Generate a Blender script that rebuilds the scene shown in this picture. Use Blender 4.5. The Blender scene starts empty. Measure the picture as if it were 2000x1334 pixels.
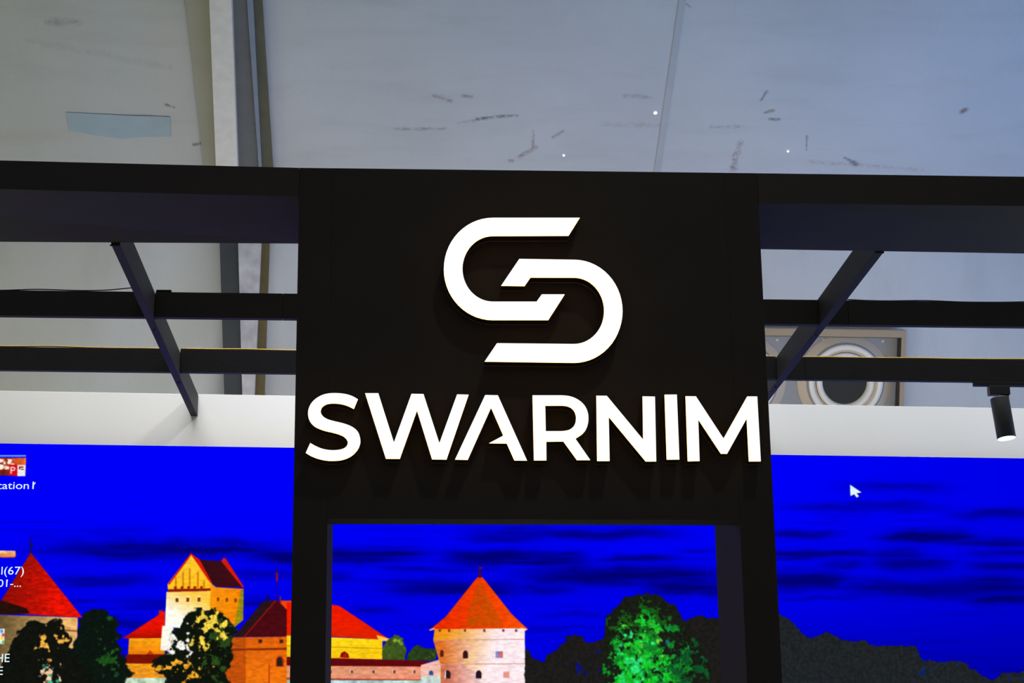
import bpy, bmesh, math, random
import numpy as np
from mathutils import Vector, Matrix
from mathutils.geometry import tessellate_polygon

random.seed(7)
S = bpy.context.scene
COL = S.collection

# ------------------------------------------------------------------ camera
F_PX = 3700.0                                   # focal length in pixels of a 2000 x 1334 frame
_y = Vector((780-1000, -(1695-667), -F_PX)).normalized()
_z = Vector((834-1000, -(-12800-667), -F_PX)); _z = (_z - _y*_z.dot(_y)).normalized()
_x = _y.cross(_z)
ROT = Matrix((_x, _y, _z))                      # camera axes -> world axes
EYE = Vector((0, 0, 1.6))
cam = bpy.data.cameras.new('camera')
cam.sensor_width = 36; cam.sensor_fit = 'HORIZONTAL'
cam.lens = F_PX/2000*36
cam.clip_end = 200
cam_o = bpy.data.objects.new('camera', cam); COL.objects.link(cam_o)
cam_o.matrix_world = Matrix.Translation(EYE) @ ROT.to_4x4()
S.camera = cam_o

# ------------------------------------------------------------------ view, world, lights
S.view_settings.view_transform = 'Standard'
S.view_settings.look = 'None'
S.view_settings.exposure = 0.0
S.view_settings.gamma = 1.0
S.view_settings.use_curve_mapping = False
w = bpy.data.worlds.new('hall_ambient'); S.world = w; w.use_nodes = True
w.node_tree.nodes['Background'].inputs[0].default_value = (0.95, 0.96, 1.0, 1)
w.node_tree.nodes['Background'].inputs[1].default_value = 0.165

def area(name, loc, target, size, energy, color, spread=180):
    l = bpy.data.lights.new(name, 'AREA'); l.shape = 'RECTANGLE'
    l.size, l.size_y = size; l.energy = energy; l.color = color; l.spread = math.radians(spread)
    o = bpy.data.objects.new(name, l); COL.objects.link(o)
    o.location = loc
    o.rotation_euler = (Vector(target)-Vector(loc)).to_track_quat('-Z', 'Y').to_euler()
    return o
# floodlights under the tent roof, an uplight on the stand, added fill lamps
area('wall_fill_row', (2.5, 9.45, 7.2), (2.5, 10.5, 3.4), (10.5, 0.2), 150, (1.0, 0.99, 0.97), 75)  # unseen row added to light the white wall evenly
area('hall_floodlight', (1.7, 9.4, 6.9), (-0.3, 10.5, 3.6), (0.45, 0.45), 25, (1.0, 0.96, 0.90), 80)
area('front_floodlight', (1.9, 4.0, 8.9), (0.5, 7.0, 3.4), (0.35, 0.35), 7, (1.0, 0.80, 0.52), 60)
area('tent_wall_fill', (1.1, 10.9, 3.9), (1.1, 13.4, 4.4), (7.5, 0.2), 57, (0.99, 0.98, 0.985))  # unseen strip added behind the partition to brighten the tent wall
area('right_blue_fill', (6.4, 10.4, 3.6), (2.4, 11.4, 7.0), (2.5, 1.5), 40, (0.06, 0.34, 1.0), 110)  # unseen lamp added to tint the roof blue from the right
area('left_warm_fill', (-5.5, 10.4, 3.0), (-1.8, 12.4, 6.3), (2.5, 1.5), 26, (0.95, 1.0, 0.30))  # unseen lamp added to warm the roof from the left
area('stand_uplight', (0.6, 8.4, 4.6), (0.4, 12.6, 6.3), (3.0, 0.3), 6, (0.12, 0.40, 1.0), 100)
area('left_bounce_fill', (-2.6, 8.7, 3.95), (-2.6, 8.7, 0), (1.0, 0.3), 70, (1.0, 1.0, 0.62), 110)  # added, unseen; brightens the left soffit by bounce off the floor
area('right_bounce_fill', (3.8, 8.7, 3.95), (3.8, 8.7, 0), (1.0, 0.3), 85, (0.70, 1.0, 0.85), 110)  # added out of view for floor bounce onto the right soffit

# ------------------------------------------------------------------ helpers
def ray(px, py):
    return ROT @ Vector((px-1000, -(py-667), -F_PX))
def P(px, py, Y):
    """world point seen at pixel (px, py) on the vertical plane at depth Y"""
    r = ray(px, py); return EYE + r*(Y/r.y)
def hit(px, py, p0, n):
    r = ray(px, py); return EYE + r*((Vector(p0)-EYE).dot(n)/r.dot(n))

MATS = {}
def mat(name, color, rough=0.6, spec=0.3, metal=0.0, noise=0.0, scale=8.0, bump=0.0, bscale=60.0, emit=None, estr=1.0):
    if name in MATS: return MATS[name]
    m = bpy.data.materials.new(name); m.use_nodes = True; MATS[name] = m
    nt = m.node_tree; b = nt.nodes['Principled BSDF']
    b.inputs['Base Color'].default_value = (*color, 1)
    b.inputs['Roughness'].default_value = rough
    b.inputs['Specular IOR Level'].default_value = spec
    b.inputs['Metallic'].default_value = metal
    tc = nt.nodes.new('ShaderNodeTexCoord')
    if noise:
        n = nt.nodes.new('ShaderNodeTexNoise'); n.inputs['Scale'].default_value = scale; n.inputs['Detail'].default_value = 5
        nt.links.new(tc.outputs['Object'], n.inputs['Vector'])
        mx = nt.nodes.new('ShaderNodeMix'); mx.data_type = 'RGBA'
        mx.inputs[6].default_value = (*[c*(1-noise) for c in color], 1)
        mx.inputs[7].default_value = (*[min(1, c*(1+noise)) for c in color], 1)
        nt.links.new(n.outputs['Fac'], mx.inputs[0]); nt.links.new(mx.outputs[2], b.inputs['Base Color'])
    if bump:
        n2 = nt.nodes.new('ShaderNodeTexNoise'); n2.inputs['Scale'].default_value = bscale; n2.inputs['Detail'].default_value = 4
        nt.links.new(tc.outputs['Object'], n2.inputs['Vector'])
        bp = nt.nodes.new('ShaderNodeBump'); bp.inputs['Strength'].default_value = bump; bp.inputs['Distance'].default_value = 0.01
        nt.links.new(n2.outputs['Fac'], bp.inputs['Height']); nt.links.new(bp.outputs['Normal'], b.inputs['Normal'])
    if emit:
        b.inputs['Emission Color'].default_value = (*emit, 1); b.inputs['Emission Strength'].default_value = estr
    return m

def lin(r, g, b):
    f = lambda c: ((c/255+0.055)/1.055)**2.4 if c > 10.3 else c/255/12.92
    return (f(r), f(g), f(b))

BLACK = mat('matte_black_paint', (0.026, 0.025, 0.025), 0.75, 0.12, noise=0.15, scale=5, bump=0.04, bscale=90)
GRIDB = mat('grid_black_paint', (0.030, 0.029, 0.030), 0.6, 0.12, noise=0.12, scale=9, bump=0.05, bscale=70)
SLOT = mat('dark_gap_and_fittings', (0.006, 0.006, 0.006), 0.6, 0.1, noise=0.2)
WHITE = mat('white_wall_paint', (0.82, 0.82, 0.82), 0.7, 0.2, noise=0.02, scale=3, bump=0.02, bscale=120)
FLOOR = mat('grey_hall_carpet', (0.42, 0.41, 0.40), 0.9, 0.1, noise=0.12, scale=30)
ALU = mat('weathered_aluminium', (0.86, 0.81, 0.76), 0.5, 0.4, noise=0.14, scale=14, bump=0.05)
ALU_D = mat('dark_grey_steel', (0.175, 0.175, 0.165), 0.6, 0.3, noise=0.2, scale=10)  # darker grey than the box profile
RAIL = mat('keder_rail_aluminium', (0.25, 0.29, 0.37), 0.4, 0.5, noise=0.15)
FLAP = mat('olive_pvc_flap', (0.135, 0.132, 0.088), 0.7, 0.2, noise=0.25, scale=9)
RAFTER_SHADE = mat('rafter_shade_olive', (0.45, 0.445, 0.37), 0.7, 0.2, noise=0.12, scale=3)
FLAPB = mat('brown_pvc_flap', (0.15, 0.115, 0.05), 0.7, 0.2, noise=0.35, scale=9)
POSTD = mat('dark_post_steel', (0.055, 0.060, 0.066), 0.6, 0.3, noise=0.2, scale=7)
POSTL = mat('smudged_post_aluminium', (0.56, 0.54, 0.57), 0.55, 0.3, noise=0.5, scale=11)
PATCH = mat('pale_blue_repair_fabric', (0.42, 0.53, 0.62), 0.6, 0.3, noise=0.08, scale=10)

def link(o, parent=None):
    COL.objects.link(o)
    if parent:
        o.parent = parent
    return o
def wloc(o):
    v = Vector(o.location)
    while o.parent:
        o = o.parent; v += Vector(o.location)
    return v
def tag(o, label=None, cat=None, group=None, kind=None):
    if label: o['label'] = label
    if cat: o['category'] = cat
    if group: o['group'] = group
    if kind: o['kind'] = kind
    return o
def thing(name, loc, label, cat, group=None):
    e = bpy.data.objects.new(name, None); e.location = loc; e.empty_display_size = 0.1
    link(e); return tag(e, label, cat, group)
def mesh(name, verts, faces, m, parent=None, bevel=0.0, smooth=False, mats=None, fmat=None):
    """one mesh object from world coordinates; its origin is its parent's, or its own base centre"""
    vs = [Vector(v) for v in verts]
    if parent: org = wloc(parent)
    else:
        org = Vector((sum(v.x for v in vs)/len(vs), sum(v.y for v in vs)/len(vs), min(v.z for v in vs)))
    me = bpy.data.meshes.new(name)
    me.from_pydata([v-org for v in vs], [], faces)
    for mm in (mats or [m]): me.materials.append(mm)
    if fmat:
        for p, i in zip(me.polygons, fmat): p.material_index = i
    bm = bmesh.new(); bm.from_mesh(me)
    bmesh.ops.recalc_face_normals(bm, faces=bm.faces)
    if bevel:
        bmesh.ops.bevel(bm, geom=[e for e in bm.edges if len(e.link_faces) == 2 and e.calc_face_angle(0) > 0.5],
                        offset=bevel, segments=2, profile=0.6, affect='EDGES', clamp_overlap=True)
    bm.to_mesh(me); bm.free()
    if smooth:
        for p in me.polygons: p.use_smooth = True
    o = bpy.data.objects.new(name, me)
    if not parent: o.location = org
    return link(o, parent)
HEXF = [(0, 1, 2, 3), (7, 6, 5, 4), (0, 4, 5, 1), (1, 5, 6, 2), (2, 6, 7, 3), (3, 7, 4, 0)]
def hexa(name, a, b, m, parent=None, bevel=0.0015):
    """a solid between two quads"""
    return mesh(name, list(a)+list(b), HEXF, m, parent, bevel)
def box(name, x0, x1, y0, y1, z0, z1, m, parent=None, bevel=0.0015):
    return hexa(name, [(x0, y0, z0), (x1, y0, z0), (x1, y0, z1), (x0, y0, z1)],
                [(x0, y1, z0), (x1, y1, z0), (x1, y1, z1), (x0, y1, z1)], m, parent, bevel)
def bar(name, quad_px, Y, dy, m, parent=None, bevel=0.0015):
    """a board whose front is the pixel quad on the plane at Y, dy thick"""
    a = [P(x, y, Y) for x, y in quad_px]
    return hexa(name, a, [v+Vector((0, dy, 0)) for v in a], m, parent, bevel)
def tube(name, pts, r, m, parent=None, n=6):
    pts = [Vector(p) for p in pts]; vs = []; fs = []
    for i, p in enumerate(pts):
        t = (pts[min(i+1, len(pts)-1)]-pts[max(i-1, 0)]).normalized()
        u = t.cross(Vector((0, 0, 1)) if abs(t.z) < 0.9 else Vector((1, 0, 0))).normalized(); v = t.cross(u)
        for k in range(n):
            a = 2*math.pi*k/n; vs.append(p+u*(r*math.cos(a))+v*(r*math.sin(a)))
    for i in range(len(pts)-1):
        for k in range(n):
            fs.append((i*n+k, i*n+(k+1) % n, (i+1)*n+(k+1) % n, (i+1)*n+k))
    fs.append(tuple(range(n))[::-1]); fs.append(tuple((len(pts)-1)*n+k for k in range(n)))
    return mesh(name, vs, fs, m, parent, smooth=True)
def lathe(name, prof, c, ax, m, parent=None, n=48, cap=False, mats=None, segmat=None):
    """prof: (radius, distance along ax) pairs"""
    c = Vector(c); ax = Vector(ax).normalized()
    u = ax.cross(Vector((0, 0, 1)) if abs(ax.z) < 0.95 else Vector((1, 0, 0))).normalized(); v = ax.cross(u)
    vs, fs, fm = [], [], []
    for r, h in prof:
        for k in range(n):
            a = 2*math.pi*k/n; vs.append(c+ax*h+u*(r*math.cos(a))+v*(r*math.sin(a)))
    for i in range(len(prof)-1):
        for k in range(n):
            fs.append((i*n+k, i*n+(k+1) % n, (i+1)*n+(k+1) % n, (i+1)*n+k)); fm.append(segmat[i] if segmat else 0)
    if cap:
        fs.append(tuple(range(n))); fm.append(0); fs.append(tuple((len(prof)-1)*n+k for k in range(n))); fm.append(0)
    o = mesh(name, vs, fs, m, parent, mats=mats, fmat=fm)
    for p in o.data.polygons: p.use_smooth = len(p.vertices) == 4
    return o

# ------------------------------------------------------------------ the setting: floor, tent roof and tent wall
fl = box('floor', -9, 10, -4, 20, -0.1, 0.0, FLOOR, bevel=0); tag(fl, 'grey hall floor under the stand', kind='structure')

EAVE_Y, EAVE_Z, RS, WS = 13.0, 6.2, 0.466, 0.364      # eave line, roof slope, lean of the tent wall
ROOF_P, ROOF_N = (0, EAVE_Y, EAVE_Z), Vector((0, RS, 1)).normalized()
WALL_P, WALL_N = (0, EAVE_Y, EAVE_Z), Vector((0, 1, WS)).normalized()
def R(px, py, off=0.0): return hit(px, py, Vector(ROOF_P)-ROOF_N*off, ROOF_N)     # off: towards the hall
def W(px, py, off=0.0): return hit(px, py, Vector(WALL_P)-WALL_N*off, WALL_N)

def membrane_material(name, base, base2, smears, streak_scale):
    m = bpy.data.materials.new(name); m.use_nodes = True; nt = m.node_tree; b = nt.nodes['Principled BSDF']
    N, L = nt.nodes.new, nt.links.new
    b.inputs['Roughness'].default_value = 0.6; b.inputs['Specular IOR Level'].default_value = 0.25
    tc = N('ShaderNodeTexCoord'); pos = tc.outputs['Object']
    def noise(scale, detail=4, stretch=(1, 1, 1)):
        mp = N('ShaderNodeMapping'); mp.inputs['Scale'].default_value = stretch; L(pos, mp.inputs['Vector'])
        n = N('ShaderNodeTexNoise'); n.inputs['Scale'].default_value = scale; n.inputs['Detail'].default_value = detail
        n.inputs['Roughness'].default_value = 0.6; L(mp.outputs[0], n.inputs['Vector']); return n.outputs['Fac']
    def mrange(v, a, c, lo=0.0, hi=1.0):
        r = N('ShaderNodeMapRange'); r.inputs[1].default_value = a; r.inputs[2].default_value = c
        r.inputs[3].default_value = lo; r.inputs[4].default_value = hi; L(v, r.inputs[0]); return r.outputs[0]
    def math_(op, a, c):
        n = N('ShaderNodeMath'); n.operation = op
        for i, q in enumerate((a, c)):
            if isinstance(q, (int, float)): n.inputs[i].default_value = q
            else: L(q, n.inputs[i])
        return n.outputs[0]
    def mix(f, a, c):
        n = N('ShaderNodeMix'); n.data_type = 'RGBA'
        for i, q in ((0, f), (6, a), (7, c)):
            if isinstance(q, tuple): n.inputs[i].default_value = (*q, 1)
            else: L(q, n.inputs[i])
        return n.outputs[2]
    col = mix(mrange(noise(0.7, 6), 0.3, 0.7), base, base2)
    # grime in long streaks across the fabric
    col = mix(mrange(noise(2.2, 7, streak_scale), 0.50, 0.80, 0, 0.30), col, tuple(c*0.72 for c in base))
    col = mix(mrange(noise(1.6, 8, streak_scale), 0.60, 0.80, 0, 0.30), col, (base[0]*0.95, base[1]*0.78, base[2]*0.68))
    br = noise(34, 5); wob = noise(9, 4)
    for (a, c, wd, colr, st, thr) in smears:
        k = (c-a)/max((c-a).length_squared, 1e-9)
        d1 = N('ShaderNodeVectorMath'); d1.operation = 'DOT_PRODUCT'; L(pos, d1.inputs[0]); d1.inputs[1].default_value = k
        h = N('ShaderNodeMath'); h.operation = 'SUBTRACT'; h.use_clamp = True; L(d1.outputs['Value'], h.inputs[0]); h.inputs[1].default_value = a.dot(k)
        sc = N('ShaderNodeVectorMath'); sc.operation = 'SCALE'; sc.inputs[0].default_value = c-a; L(h.outputs[0], sc.inputs['Scale'])
        ad = N('ShaderNodeVectorMath'); ad.operation = 'ADD'; ad.inputs[1].default_value = a; L(sc.outputs[0], ad.inputs[0])
        ds = N('ShaderNodeVectorMath'); ds.operation = 'DISTANCE'; L(pos, ds.inputs[0]); L(ad.outputs[0], ds.inputs[1])
        dist = math_('ADD', ds.outputs['Value'], math_('MULTIPLY', math_('SUBTRACT', wob, 0.5), wd*3.0))
        f = math_('MULTIPLY', mrange(dist, wd*1.3, wd*0.15, 0, st), mrange(br, thr-0.15, thr+0.13))
        col = mix(f, col, colr)
    L(col, b.inputs['Base Color'])
    bp = N('ShaderNodeBump'); bp.inputs['Strength'].default_value = 0.35; bp.inputs['Distance'].default_value = 0.03
    L(noise(2.4, 5, (1, 0.5, 1)), bp.inputs['Height']); L(bp.outputs[0], b.inputs['Normal'])
    return m

def sheet(name, x0, x1, nx, fn, n_rows, m, fold):
    """a fabric sheet: rows of points fn(x, t), pushed in and out by shallow folds"""
    vs, fs = [], []
    for j in range(n_rows+1):
        for i in range(nx+1):
            x = x0+(x1-x0)*i/nx; p, n = fn(x, j/n_rows); vs.append(p+n*fold(x, j/n_rows))
    for j in range(n_rows):
        for i in range(nx):
            a = j*(nx+1)+i; fs.append((a, a+1, a+nx+2, a+nx+1))
    return mesh(name, vs, fs, m, smooth=True)

RUST = lin(128, 96, 80); DARK = lin(62, 68, 80); GREY = lin(98, 104, 116)
def rs(x0, y0, x1, y1, w_, c, st, thr=0.45):
    return (R(x0, y0), R(x1, y1), w_, c, st, thr)
SM = [rs(772, 252, 868, 251, .016, GREY, .5, .5), rs(895, 240, 950, 230, .016, DARK, .5, .5), rs(930, 231, 1008, 225, .016, DARK, .62, .47),
      rs(845, 186, 880, 196, .022, RUST, .6, .5), rs(905, 187, 920, 188, .018, RUST, .6), rs(1042, 255, 1040, 295, .012, RUST, .6),
      rs(1015, 305, 1046, 288, .022, RUST, .7), rs(995, 313, 1000, 313, .016, DARK, .5), rs(1080, 268, 1100, 256, .014, GREY, .5),
      rs(1445, 278, 1432, 330, .024, RUST, .65, .5), rs(1487, 195, 1498, 178, .010, DARK, .55, .4), rs(1503, 232, 1520, 233, .014, DARK, .7),
      rs(1576, 266, 1575, 294, .010, DARK, .55, .4), rs(1880, 218, 1886, 214, .024, RUST, .8, .4), rs(1650, 308, 1672, 320, .016, DARK, .6, .4),
      rs(1180, 243, 1300, 246, .022, RUST, .22, .5), rs(1390, 248, 1450, 247, .020, RUST, .35, .5), rs(1580, 315, 1800, 332, .020, RUST, .30, .5),
      rs(1495, 220, 1510, 216, .016, RUST, .6, .4), rs(1220, 188, 1270, 190, .018, RUST, .35), rs(1335, 2, 1348, 14, .012, DARK, .6, .4),
      rs(380, 283, 400, 279, .016, DARK, .7, .35), rs(325, 205, 340, 210, .012, DARK, .6, .35), rs(145, 224, 300, 226, .012, RUST, .35),
      rs(95, 45, 150, 43, .030, GREY, .35), rs(60, 80, 330, 132, .03, GREY, .12)]
ROOF_MAT = membrane_material('grey_pvc_roof', (0.56, 0.57, 0.58), (0.63, 0.635, 0.65), [], (0.5, 2.2, 2.2))
roof_fold = lambda x, t: 0.0018*math.sin(x*1.9+t*9)+0.0012*math.sin(x*0.8-t*5)
# world-space stain points: the sheet's own origin is subtracted when the material reads object coordinates
def build_roof():
    fn = lambda x, t: (Vector((x, EAVE_Y-9.5*t, EAVE_Z+9.5*t*RS)), -ROOF_N)
    o = sheet('ceiling', -7, 8, 60, fn, 40, ROOF_MAT, roof_fold)
    sm = [(a-o.location, c-o.location, w_, cl, st, th) for a, c, w_, cl, st, th in SM]
    m = membrane_material('stained_pvc_roof', (0.56, 0.57, 0.58), (0.63, 0.635, 0.65), sm, (0.5, 2.2, 2.2))
    o.data.materials[0] = m
    return tag(o, 'stained grey tent roof fabric above the black stand', kind='structure')
roof = build_roof()
bpy.data.materials.remove(ROOF_MAT)
def fold_wall(x, t):
    near = math.exp(-((x+1.45)/0.9)**2)              # creases running away from the post
    return 0.012*math.sin(x*2.3+t*4)+near*0.05*math.sin((x*0.9+t*3.4)*7)
WALL_MAT = membrane_material('grey_pvc_wall', (0.60, 0.60, 0.59), (0.66, 0.66, 0.655), [], (1.6, 1, 0.5))
wall = sheet('wall_back', -7, 8, 150, lambda x, t: (Vector((x, EAVE_Y+6.2*t*WS, EAVE_Z*(1-t))), -WALL_N), 60, WALL_MAT, fold_wall)
tag(wall, 'grey tent wall fabric behind the stand', kind='structure')

# a welded overlap seam, a repair patch and three eyelets on the roof
def on_roof(name, quad_px, t, m, parent, lift=0.018):
    a = [R(x, y, lift) for x, y in quad_px]
    return hexa(name, a, [v-ROOF_N*t for v in a], m, parent, 0)
SEAMM = mat('roof_seam_pvc', (0.50, 0.51, 0.53), 0.6, 0.25, noise=0.06, scale=6)
on_roof('welded_seam', [(1276, 345), (1288, 345), (1345, -40), (1332, -40)], 0.0015, SEAMM, roof, 0.0042)
pq = [R(x, y, 0.0042) for x, y in ((128, 219), (180, 222), (260, 226), (332, 228), (333, 267), (290, 267), (236, 271), (180, 263), (136, 256))]
npq = len(pq)
tag(mesh('repair_patch', pq+[v-ROOF_N*0.001 for v in pq], [tuple(range(npq)), tuple(range(2*npq-1, npq-1, -1))]+[(k, (k+1) % npq, (k+1) % npq+npq, k+npq) for k in range(npq)], PATCH, roof), 'pale blue repair patch')
EYE_W = mat('daylit_eyelet', (0.9, 0.92, 0.95), 0.3, 0.6, noise=0.05, emit=(0.95, 0.98, 1.0), estr=0.7)   # daylight comes through these holes
for x, y, r in ((1280, 220, 0.013), (1101, 303, 0.0085), (1539, 295, 0.0085)):
    lathe('eyelet', [(0.0015 if r < 0.012 else 0.0004, 0), (r, 0.0), (r, 0.006), (r*0.7, 0.010), (r*0.35, 0.008)], R(x, y, 0.004), -ROOF_N, EYE_W, roof, n=16)

# rafter running down the roof, post running down the wall
def strip(name, pts, f, off, t, m, parent):
    a = [f(x, y, off) for x, y in pts]; n = ROOF_N if f is R else WALL_N
    return hexa(name, a, [v+n*t for v in a], m, parent, 0.002)
def lerp_strip(name, xa0, xb0, y0, xa1, xb1, y1, f, off, t, m, parent):
    return strip(name, [(xa1, y1), (xb1, y1), (xb0, y0), (xa0, y0)], f, off, t, m, parent)
def ext(a, y0, y1):                                   # two edge positions at y = 0 and 325, carried on to y0 and y1
    return (a[0]+(a[1]-a[0])*y0/325, a[0]+(a[1]-a[0])*y1/325)
rf = thing('tent_rafter', R(460, 160, 0.2), 'pale weathered aluminium roof rafter of the tent above the stand', 'rafter')
def raf(name, l, r, off, t, m):
    l = ext(l, -220, 380); r = ext(r, -220, 380)
    return lerp_strip(name, l[0], r[0], -220, l[1], r[1], 380, R, off, t, m, rf)
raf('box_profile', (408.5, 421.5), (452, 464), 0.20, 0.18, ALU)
raf('flap_and_shade_strip', (362, 398), (412, 426), 0.03, 0.015, RAFTER_SHADE)  # olive strip painting the rafter's shadow on the roof
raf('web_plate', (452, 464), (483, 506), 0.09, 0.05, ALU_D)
raf('keder_rail', (482, 505), (494, 511), 0.11, 0.06, RAIL)
raf('flap_and_shade_strip', (494, 511), (512, 533), 0.075, 0.03, FLAP)
ps = thing('tent_post', W(480, 640, 0.1), 'tent wall post with dark and pale bands behind the beams', 'post')
def pst(name, l, r, off, t, m):
    def e(a, y): return a[0]+(a[1]-a[0])*(y-477)/(770-477)
    return lerp_strip(name, e(l, 415), e(r, 415), 415, e(l, 900), e(r, 900), 900, W, off, t, m, ps)
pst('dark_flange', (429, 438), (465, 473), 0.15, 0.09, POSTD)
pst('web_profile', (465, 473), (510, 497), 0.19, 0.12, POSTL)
pst('flap_and_shade_strip', (510, 497), (526, 516), 0.12, 0.06, FLAPB)

# ------------------------------------------------------------------ white back wall and the LED screen on it
YW = 10.45
zt = [P(577, 773, YW).z, P(1504, 789, YW).z]
sl = (zt[1]-zt[0])/(P(1504, 789, YW).x-P(577, 773, YW).x)
wt = lambda x: zt[0]+sl*(x-P(577, 773, YW).x)
bw = thing('white_partition', (0.6, YW+0.05, 0), 'white partition wall with the big screen on it', 'partition')
seams = [-4.4, 0.55, 5.6]
for i in range(len(seams)-1):
    x0, x1 = seams[i]+0.0008, seams[i+1]-0.0008
    hexa('wall_board', [(x0, YW, 0), (x1, YW, 0), (x1, YW, wt(x1)), (x0, YW, wt(x0))],
         [(x0, YW+0.1, 0), (x1, YW+0.1, 0), (x1, YW+0.1, wt(x1)), (x0, YW+0.1, wt(x0))], WHITE, bw)

YS = 10.41
sx0, sx1 = -2.45, 3.80
a_, b_ = P(300, 870.5, YS), P(1700, 891, YS)
st_sl = (b_.z-a_.z)/(b_.x-a_.x)
stop = lambda x: a_.z+st_sl*(x-a_.x)
SZ1, SZ0 = 3.93, 0.95                                 # raster extent of the picture on the screen

IW, IH = 2200, 1050
def to_uv(px, py):
    p = P(px, py, YS-0.001); return ((p.x-sx0)/(sx1-sx0)*IW, (SZ1-p.z)/(SZ1-SZ0)*IH)

rng = np.random.default_rng(5)
def vnoise(h, w_, sy, sx, seed):
    r = np.random.default_rng(seed); g = r.random((int(h/sy)+3, int(w_/sx)+3)).astype(np.float32)
    yy = np.arange(h)/sy; xx = np.arange(w_)/sx
    y0 = yy.astype(int); x0 = xx.astype(int); fy = (yy-y0).astype(np.float32); fx = (xx-x0).astype(np.float32)
    fy = fy*fy*(3-2*fy); fx = fx*fx*(3-2*fx)
    A = g[y0]*(1-fy)[:, None]+g[y0+1]*fy[:, None]
    return A[:, x0]*(1-fx)+A[:, x0+1]*fx
def fbm(sy, sx, seed, o=4):
    t = np.zeros((IH, IW), np.float32); a = 0.5; tot = 0
    for i in range(o):
        t += a*vnoise(IH, IW, max(sy/2**i, 1), max(sx/2**i, 1), seed+i); tot += a; a *= 0.55
    return t/tot
yy, xx = np.mgrid[0:IH, 0:IW].astype(np.float32)
# photo-pixel coordinates of every raster cell (affine fit, good to a pixel)
_s = [(0, 870), (2000, 870), (0, 1334), (2000, 1334), (1000, 1100)]
_A = np.array([[*to_uv(x, y), 1] for x, y in _s]); _c = np.linalg.lstsq(_A, np.array(_s, float), rcond=None)[0]
PX = xx*_c[0, 0]+yy*_c[1, 0]+_c[2, 0]; PY = xx*_c[0, 1]+yy*_c[1, 1]+_c[2, 1]
N_leaf = fbm(9, 9, 11, 3); N_fine = fbm(4, 4, 31, 2); N_clump = fbm(16, 18, 151, 2); N_big = fbm(40, 60, 51, 4); N_st = fbm(10, 90, 71, 4); N_br = fbm(3, 8, 91, 2)

IMG = np.zeros((IH, IW, 3), np.float32)
# night sky with dark bands of cloud
blue = np.where(PY < 1000, 250.0, 250-(PY-1000)*0.10); blue = blue-np.clip((PX-1500)/500, 0, 1)*18
N_lo = fbm(7, 170, 131, 4); warp = (N_big-0.5)*30+(N_st-0.5)*18
dark = np.zeros((IH, IW), np.float32)
for x0, x1, y, th, s in [
    (150, 300, 1040, 8, .2), (90, 560, 1076, 13, .8), (470, 640, 1088, 12, .8), (110, 300, 1135, 9, .6), (440, 580, 1122, 7, .5), (240, 570, 1180, 8, .4),
    (200, 340, 1218, 8, .7), (100, 200, 1178, 4, .3), (560, 820, 1085, 13, .8), (850, 1070, 1092, 14, .8), (890, 1080, 1046, 10, .55), (740, 900, 1115, 6, .4),
    (740, 1010, 1150, 13, .75), (600, 680, 1125, 8, .4), (680, 770, 1195, 6, .5), (800, 1010, 1222, 5, .35), (1000, 1320, 1045, 10, .6), (1000, 1140, 1095, 14, .75),
    (1150, 1310, 1093, 6, .6), (1310, 1390, 1078, 5, .4), (1000, 1420, 1127, 16, .9), (1240, 1420, 1150, 13, .85), (990, 1120, 1152, 8, .6), (1040, 1190, 1203, 4, .35),
    (1000, 1170, 1228, 4, .4), (1640, 1860, 952, 10, .4), (1530, 1850, 990, 8, .45), (1590, 1710, 1010, 4, .2), (1860, 2040, 1005, 9, .6), (1480, 1630, 1045, 7, .65),
    (1720, 1910, 1050, 10, .9), (1830, 2040, 1062, 7, .7), (1480, 1710, 1085, 8, .8), (1690, 1810, 1085, 10, .6), (1890, 2040, 1085, 6, .5), (1590, 1690, 1108, 6, .6),
    (1690, 1860, 1105, 11, .6), (1890, 2060, 1112, 8, .8), (1460, 1650, 1135, 16, .9), (1630, 2060, 1152, 17, .8), (1880, 2060, 1176, 12, .7), (1500, 1700, 1172, 4, .4)]:
    ew = (x1-x0)*0.30+10; x0 -= ew*.3; x1 += ew*.3; th *= 1.18
    win = 1/(1+np.exp(np.clip(-(PX-x0-ew*.5)/ew*4, -30, 30)))*1/(1+np.exp(np.clip((PX-x1+ew*.5)/ew*4, -30, 30)))
    dark = np.maximum(dark, s*win*np.exp(-((PY+warp*0.55-y)/th)**2))
dark = np.clip(dark*(0.45+1.15*N_lo)+0.9*np.clip(N_lo-0.60, 0, 1)*np.clip((PY-960)/60, 0, 1), 0, 0.86)
IMG[..., 0] = 0; IMG[..., 1] = 0; IMG[..., 2] = blue*(1-dark)+105*dark*0.95

def mask(poly):
    q = np.array([to_uv(x, y) for x, y in poly])
    x0, y0 = np.maximum(np.floor(q.min(0)).astype(int)-1, 0); x1, y1 = np.ceil(q.max(0)).astype(int)+2
    x1 = min(x1, IW); y1 = min(y1, IH)
    if x1 <= x0 or y1 <= y0: return None
    acc = np.zeros((y1-y0, x1-x0), np.float32)
    for oy in (0.17, 0.5, 0.83):
        for ox in (0.17, 0.5, 0.83):
            gx = np.arange(x0, x1)[None, :]+ox; gy = np.arange(y0, y1)[:, None]+oy
            ins = np.zeros(acc.shape, bool)
            for i in range(len(q)):
                xa, ya = q[i]; xb, yb = q[(i+1) % len(q)]
                if ya == yb: continue
                c = ((ya > gy) != (yb > gy)) & (gx < (xb-xa)*(gy-ya)/(yb-ya)+xa); ins ^= c
            acc += ins
    return (slice(y0, y1), slice(x0, x1)), acc/9
def put(r, a, col):
    IMG[r] = IMG[r]*(1-a[..., None])+np.asarray(col, np.float32)*a[..., None]
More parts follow.
